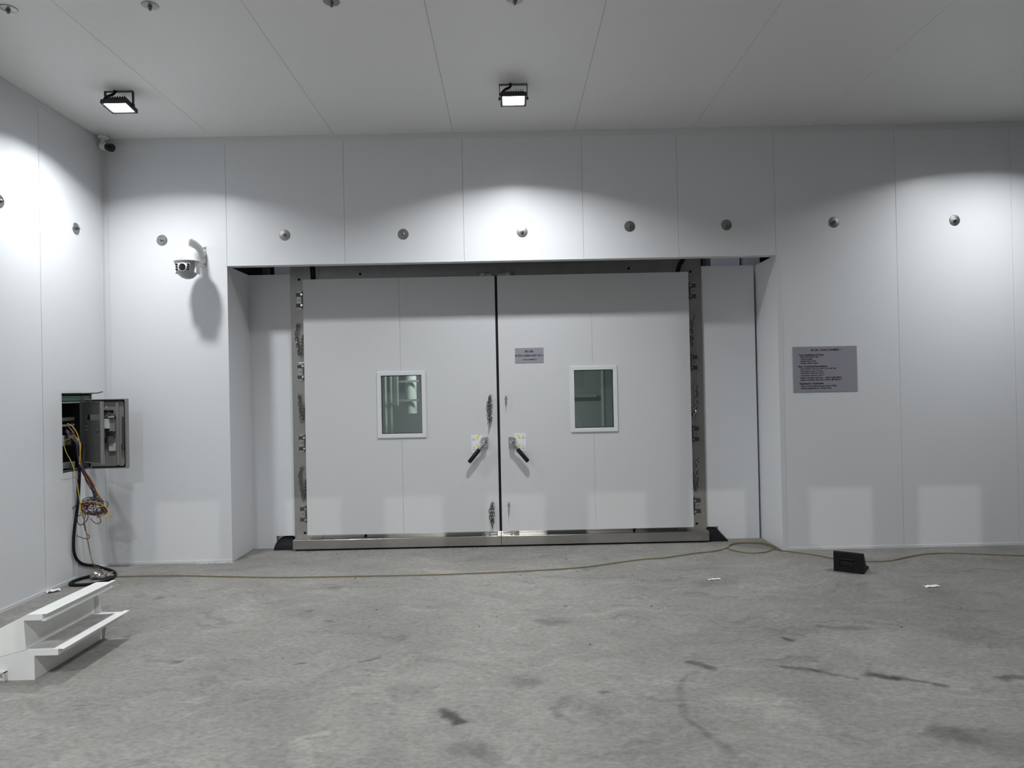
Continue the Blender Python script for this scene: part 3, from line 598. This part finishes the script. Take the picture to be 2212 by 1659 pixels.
# ---------------------------------------------------------------- surveillance cameras
def dome_camera():
    wq = P(436, 535, W); D = W-0.26; c = P(404.5, 566, D)         # centre of the skirt
    x, z = c.x, c.z; o = empty('dome_camera', (wq.x, W, wq.z)); tag(o, 'white dome surveillance camera on a wall bracket over the front wall', 'surveillance camera')
    xb = x+0.02
    MB().box((xb-0.045, W-0.012, z+0.0), (xb+0.045, W, z+0.2), 0.005).build('wall_plate', 'camera_white', o)
    br = o
    for dx in (-0.034, 0.034):
        for dz in (0.022, 0.178): MB().cyl((xb+dx, W-0.019, z+dz), (xb+dx, W-0.011, z+dz), 0.009, n=8).build('screw', 'dark_steel', o)
    pts = spline([Vector((xb, W-0.012, z+0.11)), Vector((xb, W-0.08, z+0.165)), Vector((x+0.005, W-0.19, z+0.20)), Vector((x, D, z+0.195)), Vector((x, D-0.004, z+0.15)), Vector((x, D, z+0.125))], 6)
    m_ = len(pts); MB().tube(pts, [0.046-0.012*min(1, i/(m_*0.5)) for i in range(m_)], 16).build('arm', 'camera_white', o, True)
    MB().lathe([(0.034, 0.0), (0.04, 0.012), (0.062, 0.02), (0.075, 0.03), (0.095, 0.055), (0.108, 0.09), (0.115, 0.135), (0.118, 0.142), (0.116, 0.146), (0.10, 0.146)], (x, D, z+0.145), (0, 0, -1), 40).build('shroud', 'camera_white', o, True)
    ball = MB().lathe([(0.098, 0.0), (0.099, 0.03), (0.098, 0.06), (0.09, 0.095), (0.075, 0.122), (0.05, 0.145), (0.02, 0.156), (0.003, 0.158)], (x, D, z+0.0), (0, 0, -1), 40).build('ball_housing', 'camera_grey', o, True)
    for s_ in (-1, 1):
        MB().box((x+s_*0.092-0.012, D-0.045, z-0.11), (x+s_*0.092+0.011, D+0.045, z+0.001), 0.009).build('yoke', 'camera_white', o, True)
    # lens face looking at the hall
    y = D-0.088
    fp = MB().box((x-0.068, y-0.012, z-0.10), (x+0.068, y+0.05, z-0.022), 0.014).build('lens_face', 'camera_grey', o, True)
    MB().lathe([(0.039, 0), (0.039, 0.01), (0.033, 0.014)], (x+0.003, y-0.010, z-0.063), (0, -1, 0), 28).build('lens_ring', 'camera_white', fp, True)
    MB().lathe([(0.032, 0), (0.031, 0.004), (0.02, 0.008), (0.004, 0.010)], (x+0.003, y-0.0235, z-0.063), (0, -1, 0), 28).build('lens', 'lens_black', fp, True)
    for s_ in (-1, 1):
        for k, dz in enumerate((-0.038, -0.061, -0.084)):
            MB().lathe([(0.010, 0), (0.010, 0.006), (0.007, 0.008)], (x+s_*0.052, y-0.011, z+dz), (0, -1, 0), 14).build('infrared_lamp', 'lens_black', fp, True)
    t_ = text('HIKVISION', 'dark_steel', o, x-0.05, x+0.012, z+0.02, D-0.1165, 'maker_mark')
dome_camera()
def bullet_camera():
    b_ = Vector((XL+0.055, W-0.09, ZC-0.002)); o = empty('bullet_camera', b_); tag(o, 'small white bullet camera tucked under the ceiling in the corner', 'surveillance camera')
    MB().lathe([(0.05, 0), (0.05, 0.018), (0.04, 0.026)], b_, (0, 0, -1), 24).build('mount_disc', 'camera_white', o, True)
    j = b_+Vector((0.004, -0.01, -0.075)); MB().tube([b_+Vector((0, 0, -0.02)), b_+Vector((0.002, -0.005, -0.05)), j], [0.02, 0.017, 0.022], 12).build('neck', 'camera_white', o, True)
    d = Vector((0.80, -0.50, -0.30)).normalized(); a = j+Vector((-0.015, 0.015, -0.015))
    MB().lathe([(0.030, 0), (0.036, 0.006), (0.037, 0.12)], a, d, 24).build('body', 'camera_white', o, True)
    MB().lathe([(0.0365, 0.11), (0.0385, 0.112), (0.0385, 0.165), (0.034, 0.168)], a, d, 24).build('front_hood', 'lens_black', o, True)
bullet_camera()

# ---------------------------------------------------------------- electrical cabinet in the left wall
cb = empty('electrical_cabinet', (XL, (CY0+CY1)/2, CZ0)); tag(cb, 'open grey electrical cabinet sunk in the left wall with its doors swung out', 'cabinet')
y0, y1, z0, z1 = CY0+0.014, CY1-0.014, CZ0+0.055, CZ1-0.03
MB().box((XL-0.30, y0, z0), (XL-0.29, y1, z1)).box((XL-0.30, y0, z0), (XL-0.01, y0+0.006, z1)).box((XL-0.30, y1-0.006, z0), (XL-0.005, y1, z1)).box((XL-0.30, y0, z0), (XL-0.005, y1, z0+0.006)).box((XL-0.30, y0, z1-0.006), (XL-0.005, y1, z1)).build('body', 'cabinet_dark', cb)
MB().box((XL-0.06, y0+0.006, z1-0.065), (XL-0.012, y1-0.008, z1-0.018), 0.003).build('green_bar', 'green_strip', cb)
MB().box((XL-0.05, y0+0.006, z1-0.085), (XL-0.015, y1-0.06, z1-0.07), 0.002).build('rail', 'cabinet_grey', cb)
for zz, h in ((z1-0.24, 0.03), (z1-0.29, 0.02), (z0+0.02, 0.05)):
    MB().box((XL-0.12, y0+0.01, zz), (XL-0.07, y1-0.15, zz+h), 0.003).build('rail', 'cabinet_grey', cb)
for i in range(5):
    MB().box((XL-0.14, y0+0.03+0.05*i, z0+0.22), (XL-0.09, y0+0.07+0.05*i, z0+0.31), 0.004).build('breaker', 'cabinet_inner' if i != 2 else 'label_white', cb)
MB().box((XL-0.02, y1-0.16, z0+0.02), (XL-0.008, y1-0.10, z1-0.02), 0.003).build('door_post', 'cabinet_dark', cb)
# outer door, opened square to the wall
OY = 6.50; ox0, ox1 = XL+0.012, P(277, 940, OY).x; oz1 = P(277, 861, OY).z; oz0 = P(277, 1011, OY).z
od = MB().box((ox0, OY, oz0), (ox1, OY+0.018, oz1), 0.003)
od.box((ox1-0.018, OY-0.02, oz0), (ox1, OY, oz1), 0.002).box((ox0, OY-0.02, oz0), (ox1-0.018, OY, oz0+0.008)).box((ox0, OY-0.02, oz1-0.008), (ox1-0.018, OY, oz1))
od = od.build('outer_door', 'cabinet_grey', cb)
rr = []
for cx_, cz_, a0 in ((ox1-0.055, oz1-0.045, 90), (ox1-0.055, oz0+0.045, 0)):
    for i in range(7):
        t = math.radians(a0-90*i/6); rr.append(Vector((cx_+0.03*math.cos(t), OY-0.008, cz_+0.03*math.sin(t))))
MB().tube([Vector((ox0+0.02, OY-0.008, oz1-0.015))]+rr+[Vector((ox0+0.02, OY-0.008, oz0+0.015))], 0.007, 6).build('gasket', 'black_rubber', od, True)
MB().box((ox1-0.10, OY-0.018, oz0+0.03), (ox1-0.078, OY-0.001, oz1-0.035), 0.002).build('stiffener', 'cabinet_grey', od)
def dx(px): return P(px, 940, OY).x
def dz(py): return P(250, py, OY).z
for x0, x1, za, zb, m_, dp_ in ((223, 250, 893, 901, 'cabinet_inner', 0.03), (224, 233, 905, 945, 'cabinet_dark', 0.05), (233, 240, 904, 925, 'label_white', 0.055), (238, 251, 904, 932, 'cabinet_grey', 0.02), (236, 250, 930, 934, 'chrome', 0.03), (236, 247, 940, 957, 'cabinet_inner', 0.02), (236, 251, 957, 974, 'label_white', 0.012), (224, 236, 935, 955, 'cabinet_dark', 0.02), (266, 271, 900, 960, 'cabinet_dark', 0.02), (264, 270, 960, 972, 'chrome', 0.022), (238, 252, 898, 902, 'chrome', 0.035)):
    MB().box((dx(x0), OY-dp_, dz(zb)), (dx(x1), OY-0.0005, dz(za)), 0.002).build('door_fitting', m_, od)
for px in (226, 233, 244):
    MB().cyl((dx(px), OY-0.04, dz(888)), (dx(px), OY, dz(888)), 0.013, n=12).build('push_button', 'black_plastic', od)
for px in (224, 234):
    a = Vector((dx(px), OY-0.02, dz(886))); MB().tube(spline([a, a+Vector((0.012, -0.01, 0.02)), a+Vector((0.002, -0.01, 0.04))], 5), 0.0025, 6).build('jumper_wire', 'label_white', od, True)
# inner door, half open in front of it
ia = Vector((XL+0.006, 6.43, 0)); ib = P(222, 940, 6.22); ib = Vector((ib.x, 6.22, 0)); iz1 = P(222, 867, 6.22).z; iz0 = P(222, 1003, 6.22).z
iv = (ib-ia); il = iv.length; ang = math.atan2(iv.y, iv.x); T = Matrix.Translation((ia.x, ia.y, 0)) @ Matrix.Rotation(ang, 4, 'Z')
hz1 = iz1-0.115; hz0 = hz1-0.05
idr = MB().box((0, 0, iz0), (il, 0.004, hz0)).box((0, 0, hz1), (il, 0.004, iz1)).box((0, 0, hz0), (0.03, 0.004, hz1)).box((il-0.03, 0, hz0), (il, 0.004, hz1)).xf(T).build('inner_door', 'cabinet_inner', cb)
MB().box((il-0.022, -0.014, iz0), (il, 0.012, iz1), 0.002).box((0, -0.012, iz1-0.006), (il-0.022, 0.012, iz1)).box((0, -0.012, iz0), (il-0.022, 0.012, iz0+0.006)).xf(T).build('edge_fold', 'cabinet_grey', idr)
MB().cyl((il-0.055, -0.03, (iz0+iz1)/2+0.01), (il-0.055, 0, (iz0+iz1)/2+0.01), 0.012, n=12).xf(T).build('lock_knob', 'chrome', idr)
for dzz in (0.02, 0.05): MB().box((0.02, -0.004, (iz0+iz1)/2+dzz), (0.05, 0, (iz0+iz1)/2+dzz+0.005)).xf(T).build('label_strip', 'label_white', idr)
q = P(200, 850, 6.5)
MB().tube([Vector((XL+0.004, 6.42, CZ1-0.03)), P(211, 849, 6.4), P(222, 846, 6.4)], 0.005, 6).build('stay_rod', 'dark_steel', cb, True)

# wires hanging out of the cabinet
wbun = empty('wire_bundle', (XL+0.08, 6.34, 0.62)); tag(wbun, 'tangled yellow, blue and red wires spilling from the open cabinet', 'wiring')
def jit(v, a): return Vector(v)+Vector((random.uniform(-a, a), random.uniform(-a, a), random.uniform(-a, a)))
cols = ['wire_yellow', 'wire_blue', 'wire_red', 'wire_black', 'wire_blue', 'wire_black', 'wire_red', 'wire_yellow', 'wire_blue', 'wire_yellow', 'wire_red', 'wire_blue', 'wire_yellow', 'wire_blue', 'wire_red', 'wire_black']
for i, c in enumerate(cols):
    XA_, XB_ = XL+0.02, XL+0.10
    pts = [jit(P(148+random.uniform(0, 22), 915+random.uniform(0, 40), 6.32), 0.01)-Vector((0.06, 0, 0)), jit(P(163+random.uniform(0, 8), 955, 6.28), 0.012), jit(P(172+random.uniform(0, 5), 1000, 6.26), 0.008), jit(P(184+random.uniform(0, 14), 1035, 6.27), 0.01), jit(P(200+random.uniform(0, 12), 1068, 6.28), 0.012)]
    cxp, cyp = 203+random.uniform(-6, 6), 1092+random.uniform(-10, 10); n_ = random.randint(4, 9); ph = random.uniform(0, 6.28); dr = random.choice((-1, 1))
    rx, ry = random.uniform(14, 30), random.uniform(8, 21)
    for k in range(n_):
        t = ph+dr*k*1.05; pts.append(jit(P(cxp+rx*math.cos(t), cyp+ry*math.sin(t)+k*1.6, 6.27), 0.012)+Vector((0, -0.02, 0)))
    for p in pts[1:]:
        p.x = max(p.x, XL+0.012)
    MB().tube(spline(pts, 5), 0.0036, 6).build('wire', c, wbun, True)
for c, pp in (('wire_yellow', [(146, 915), (160, 925), (171, 950), (173, 985), (171, 1003)]), ('wire_yellow', [(161, 940), (148, 948), (138, 955), (142, 975), (155, 1000), (165, 1030), (169, 1060), (173, 1085), (175, 1105), (179, 1118)]),
              ('wire_blue', [(170, 1020), (166, 1060), (168, 1085), (158, 1097), (150, 1106), (144, 1116)]), ('wire_red', [(178, 1080), (184, 1110), (181, 1130), (186, 1150), (193, 1158), (189, 1164), (178, 1162), (166, 1157)]),
              ('wire_yellow', [(215, 1085), (228, 1095), (238, 1108), (240, 1116), (230, 1116), (215, 1112)]), ('wire_blue', [(188, 1105), (190, 1118), (182, 1130), (172, 1134), (167, 1125), (168, 1115), (176, 1113)]),
              ('wire_red', [(205, 1110), (215, 1118), (218, 1126), (213, 1131), (204, 1129), (196, 1120)])):
    MB().tube(spline([P(x, y, 6.24) for x, y in pp], 6), 0.0042, 6).build('wire', c, wbun, True)

# black supply cable: out of the cabinet, down the wall, one loop on the floor
a = [P(176, 960, 6.3), P(172, 1000, 6.26), P(171, 1040, 6.26)]+[Px(x, y, XL+0.022) for x, y in ((168, 1090), (161, 1140), (159, 1180), (163, 1203), (173, 1215), (186, 1220), (204, 1222))]
b_ = [Pz(x, y, 0.014) for x, y in ((224, 1227.5), (240, 1232), (249, 1238), (246, 1246), (230, 1254), (205, 1260), (180, 1263), (160, 1263.5), (151, 1261.5), (158, 1256), (175, 1249.5), (193, 1245.5))]
for p in a[1:]+b_: p.x = max(p.x, XL+0.02)
tag(MB().tube(spline(a+b_, 8), 0.0125, 10).build('supply_cable', 'black_rubber', smooth=True, at=(XL+0.1, 6.2, 0)), 'thick black cable running down the left wall into a loop on the floor', 'cable')
# yellow cord from the cabinet across the floor
a = [P(176, 1100, 6.25), P(183, 1130, 6.23), P(189, 1165, 6.22), P(195, 1195, 6.22), P(203, 1221, 6.2)]
fl = [(206, 1228), (216, 1236), (232, 1243.5), (250, 1245.5), (300, 1244), (400, 1243.5), (500, 1245.5), (620, 1247), (800, 1244), (950, 1241), (1100, 1235), (1250, 1226), (1340, 1214), (1390, 1208), (1440, 1204), (1500, 1195), (1545, 1190), (1572, 1182), (1576, 1177), (1590, 1173), (1620, 1171.5), (1655, 1174), (1673, 1180), (1672, 1186), (1655, 1192), (1625, 1194.5), (1595, 1191), (1574, 1185), (1576, 1178), (1592, 1173.8), (1622, 1172.6), (1655, 1176), (1676, 1182.5), (1700, 1190.5), (1760, 1198.5), (1800, 1206), (1835, 1211), (1875, 1212.5), (1920, 1211), (1970, 1201), (2000, 1196.5), (2050, 1194.5), (2130, 1197), (2212, 1200), (2330, 1203)]
pts = a+[Pz(x, y, 0.008) for x, y in fl]
for p in pts: p.x = max(p.x, XL+0.012); p.y = min(p.y, W-0.015) if abs(p.x) > 2.55 else p.y
tag(MB().tube(spline(pts, 8), 0.0047, 8).build('extension_cord', 'cord_yellow', smooth=True, at=(0, 6.4, 0)), 'long dull yellow cord lying across the floor with one loop', 'cord')

# ---------------------------------------------------------------- white two-tread step
sy0, sy1 = 4.065, 4.745
st = empty('step_stool', (-2.75, (sy0+sy1)/2, 0)); tag(st, 'white sheet metal step unit with two treads by the left wall', 'step unit')
low = [(-2.60, 0.172), (-2.60, 0.137), (-2.735, 0.137), (-2.735, 0.0), (-3.05, 0.0), (-3.05, 0.10), (-2.785, 0.170)]
MB().prism(low, 'y', sy0, sy1).build('lower_tread_box', 'step_white', st)
upp = [(-2.685, 0.372), (-2.685, 0.338), (-2.792, 0.338), (-2.782, 0.1725), (-3.045, 0.103), (-3.045, 0.24), (-2.775, 0.371)]
MB().prism(upp, 'y', sy0, sy1).build('upper_tread_box', 'step_white', st)
tw = MB().box((-2.60, sy0, 0.1715), (-2.565, sy1+0.02, 0.1745)).build('nosing', 'step_white', st)
MB().box((-2.686, sy0, 0.3715), (-2.66, sy1+0.03, 0.3745)).build('nosing', 'step_white', st)
MB().box((-2.69, sy0, 0.333), (-2.668, sy1+0.012, 0.3405)).build('lip_flange', 'step_white', st)
MB().box((-2.779, sy0+0.02, 0.1718), (-2.632, sy1-0.05, 0.1738)).build('grip_pad', 'grip_grey', st)
MB().prism([(-2.735, 0), (-2.735, 0.137), (-2.70, 0.137), (-2.722, 0)], 'y', sy1-0.004, sy1).build('gusset', 'step_white', st)
MB().prism([(-2.782, 0.173), (-2.792, 0.338), (-2.772, 0.338), (-2.742, 0.173)], 'y', sy1-0.004, sy1).build('gusset', 'step_white', st)
MB().box((-2.985, sy0-0.03, 0.05), (-2.89, sy0, 0.058)).box((-2.895, sy0-0.03, 0.005), (-2.89, sy0, 0.056)).build('side_tab', 'step_white', st)

# ---------------------------------------------------------------- black wheel chock
p0 = Pz(1801, 1233, 0); p1 = Pz(1866, 1241, 0); u = (p1-p0); cwid = u.length; u.normalize(); v_ = Vector((-u.y, u.x, 0))
T = Matrix(((u.x, v_.x, 0, p0.x), (u.y, v_.y, 0, p0.y), (0, 0, 1, 0), (0, 0, 0, 1)))
hgt = 0.172; prof = [(0, 0), (0.0, hgt-0.01), (0.008, hgt), (0.022, hgt-0.004), (0.05, hgt*0.78), (0.075, hgt*0.60), (0.078, hgt*0.52), (0.115, hgt*0.34), (0.118, hgt*0.30), (0.16, hgt*0.2), (0.225, hgt*0.13), (0.238, hgt*0.08), (0.238, 0)]
ck = empty('wheel_chock', p0); tag(ck, 'black rubber wheel chock standing on the floor near the right wall', 'wheel chock')
mb = MB(); a0, a1, b0, b1 = cwid*0.2, cwid*0.68, hgt*0.30, hgt*0.63
mb.prism(prof, 'x', 0.0, a0).prism(prof, 'x', a1, cwid)
mid = [(0.0, 0), (0.0, b0), (0.03, b0), (0.03, b1), (0.0, b1)]+prof[1:]
mb.prism(mid, 'x', a0, a1).xf(T).build('body', 'black_rubber', ck)
MB().box((a0+0.002, 0.004, b0), (a1-0.002, 0.012, b1-0.016), 0.003).xf(T).build('handle_flap', 'black_plastic', ck)
MB().box((a0, -0.004, b1-0.008), (a1, 0.006, b1+0.004), 0.003).xf(T).build('handle_lip', 'black_plastic', ck)

# ---------------------------------------------------------------- litter
def scrap(px, py, lx, ly, rz, lab, m='paper', h=0.006):
    q = Pz(px, py, 0); n = 6; vs = []; fs = []
    for i in range(n):
        for j in range(3):
            vs.append(Vector((lx*(i/(n-1)-0.5), ly*(j/2-0.5)*(1-0.3*abs(i/(n-1)-0.5)), 0.0015+h*abs(math.sin(i*1.3+j)))))
    for i in range(n-1):
        for j in range(2): fs.append((i*3+j, (i+1)*3+j, (i+1)*3+j+1, i*3+j+1))
    k = len(vs); vs += [v+Vector((0, 0, -0.001)) for v in vs]; fs += [tuple(x+k for x in reversed(f)) for f in fs]
    b = [i*3 for i in range(n)]+[(n-1)*3+1, (n-1)*3+2]+[i*3+2 for i in range(n-2, -1, -1)]+[1]
    fs += [(b[i], b[(i+1) % len(b)], b[(i+1) % len(b)]+k, b[i]+k) for i in range(len(b))]
    mb = MB().add(vs, fs).xf(Matrix.Translation(q) @ Matrix.Rotation(rz, 4, 'Z')); tag(mb.build('paper_scrap', m, at=q), lab, 'paper scrap', 'paper scraps on the floor')
scrap(2012, 1267, 0.12, 0.05, 0.15, 'torn white paper scrap on the floor in front of the wheel chock')
scrap(1543, 1252, 0.10, 0.035, 0.1, 'flat white paper scrap on the floor before the cord loop')
scrap(115, 1279, 0.10, 0.06, 0.7, 'white scrap against the foot of the left wall', h=0.02)
# crumpled foil bag under the black cable loop
q = Pz(217, 1250, 0); bm = bmesh.new(); bmesh.ops.create_icosphere(bm, subdivisions=3, radius=1)
random.seed(3)
for vtx in bm.verts:
    c = vtx.co; k = 1+0.22*math.sin(7*c.x+3*c.y)+0.16*math.sin(11*c.z+5*c.x)+random.uniform(-.09, .09)
    vtx.co = Vector((c.x*0.085*k, c.y*0.05*k, max((c.z*0.45+0.42), 0.0)*0.075*k+0.001))
mb = MB(); bm.verts.index_update(); mb.add([v.co+q for v in bm.verts], [[v.index for v in f.verts] for f in bm.faces]); bm.free()
tag(mb.build('foil_bag', 'foil', at=q), 'crumpled silver and black bag lying inside the black cable loop', 'bag')
random.seed(11)
def chips(name, m, n, spots, smin, smax, lab):
    mb = MB()
    for i in range(n):
        px, py, rx, ry = random.choice(spots); c = Pz(px+random.gauss(0, rx), py+random.gauss(0, ry), 0); s_ = random.uniform(smin, smax)
        c.y = min(c.y, 7.19) if -2.2 < c.x < 2 else min(c.y, 6.78)
        a = random.uniform(0, 3.1); T = Matrix.Translation(c) @ Matrix.Rotation(a, 4, 'Z'); k = len(mb.v)
        mb.box((-s_, -s_*0.5, 0.0), (s_, s_*0.5, s_*0.5)); mb.xf(T, k)
    return tag(mb.build(name, m), lab, 'debris', kind='stuff')
sp = [(760, 1192, 60, 3), (1000, 1192, 60, 5), (700, 1195, 30, 4), (1300, 1240, 150, 20), (470, 1214, 15, 1), (850, 1300, 250, 40), (1600, 1330, 300, 50)]
chips('floor_debris', 'debris', 90, sp, 0.002, 0.006, 'tiny pale chips scattered on the concrete before the door')
chips('dark_debris', 'dirt', 70, sp+[(1000, 1450, 300, 80)], 0.002, 0.007, 'tiny dark crumbs scattered on the concrete floor')

chips('plaster_crumbs', 'paper', 130, [(465, 1213.5, 22, 0.8)], 0.002, 0.006, 'white plaster crumbs at the foot of the wall corner left of the recess')
# ---------------------------------------------------------------- seen through the door windows
q = P(888, 850, 9.6); r_ = 0.075
tag(MB().lathe([(r_, 0), (r_, 1.34), (r_*0.98, 1.36)], (q.x, 9.6, P(888, 893, 9.6).z), (0, 0, 1), 24).build('air_duct', 'chamber_pale', smooth=True, at=(q.x, 9.6, 1.2)), 'pale round duct seen through the left door window', 'duct')
for py in (824, 865):
    z = P(870, py, 9.55).z
    tag(MB().box((P(860, py, 9.55).x, 9.50, z-0.014), (P(899, py, 9.5).x+0.03, 9.515, z+0.014)).build('duct_strap', 'chamber_grey', at=(q.x, 9.5, z)), ('upper' if py < 850 else 'lower')+' strap across the duct behind the left door window', 'strap')
a = P(848, 810, 9.3); b_ = P(859, 877, 9.3)
tag(MB().box((a.x, 9.3, b_.z), (b_.x, 9.42, 2.69), 0.004).build('wall_trunking', 'chamber_grey', at=(a.x, 9.3, b_.z)), 'square grey trunking seen through the left door window', 'trunking')
for i, px in enumerate((833, 845)):
    x = P(px, 870, 9.7).x; tag(MB().cyl((x, 9.7, 0.02), (x, 9.7, 2.69), 0.02, n=12).build('pipe', 'chamber_pale', smooth=True, at=(x, 9.7, 0.02)), ('outer' if i == 0 else 'inner')+' thin pipe at the left side of the left door window', 'pipe')
x = P(1303, 850, 10.2).x
tag(MB().cyl((x, 10.2, 0.02), (x, 10.2, 2.69), 0.03, n=14).build('pipe', 'chamber_grey', smooth=True, at=(x, 10.2, 0.02)), 'grey vertical pipe seen through the right door window', 'pipe')
z = P(1270, 854, 10.9).z
tag(MB().box((-0.5, 10.9, z-0.03), (x, 10.98, z+0.02), 0.004).build('wall_rail', 'chamber_grey', at=(0.5, 10.9, z)), 'grey wall rail seen through the right door window', 'rail')
c = spline([P(1225, 890, 8.2), P(1241, 897, 8.2), P(1249, 907, 8.2), P(1255, 922, 8.2), P(1257, 945, 8.2)], 8)
tag(MB().tube(c+[Vector((c[-1].x, 8.2, 0.03))], 0.006, 8).build('hose', 'chamber_pale', smooth=True, at=c[-1]), 'thin curved hose in the lower corner of the right door window', 'hose')
cl = bpy.data.objects.new('chamber_lamp', bpy.data.lights.new('chamber_lamp', 'AREA')); COL.objects.link(cl); cl.data.energy = 34; cl.data.size = 1.2; cl.data.size_y = 0.15; cl.data.shape = 'RECTANGLE'; cl.location = (-0.4, 9.0, 2.66); cl.data.color = (0.95, 1, 0.98)  # unseen area light added to brighten the chamber interior
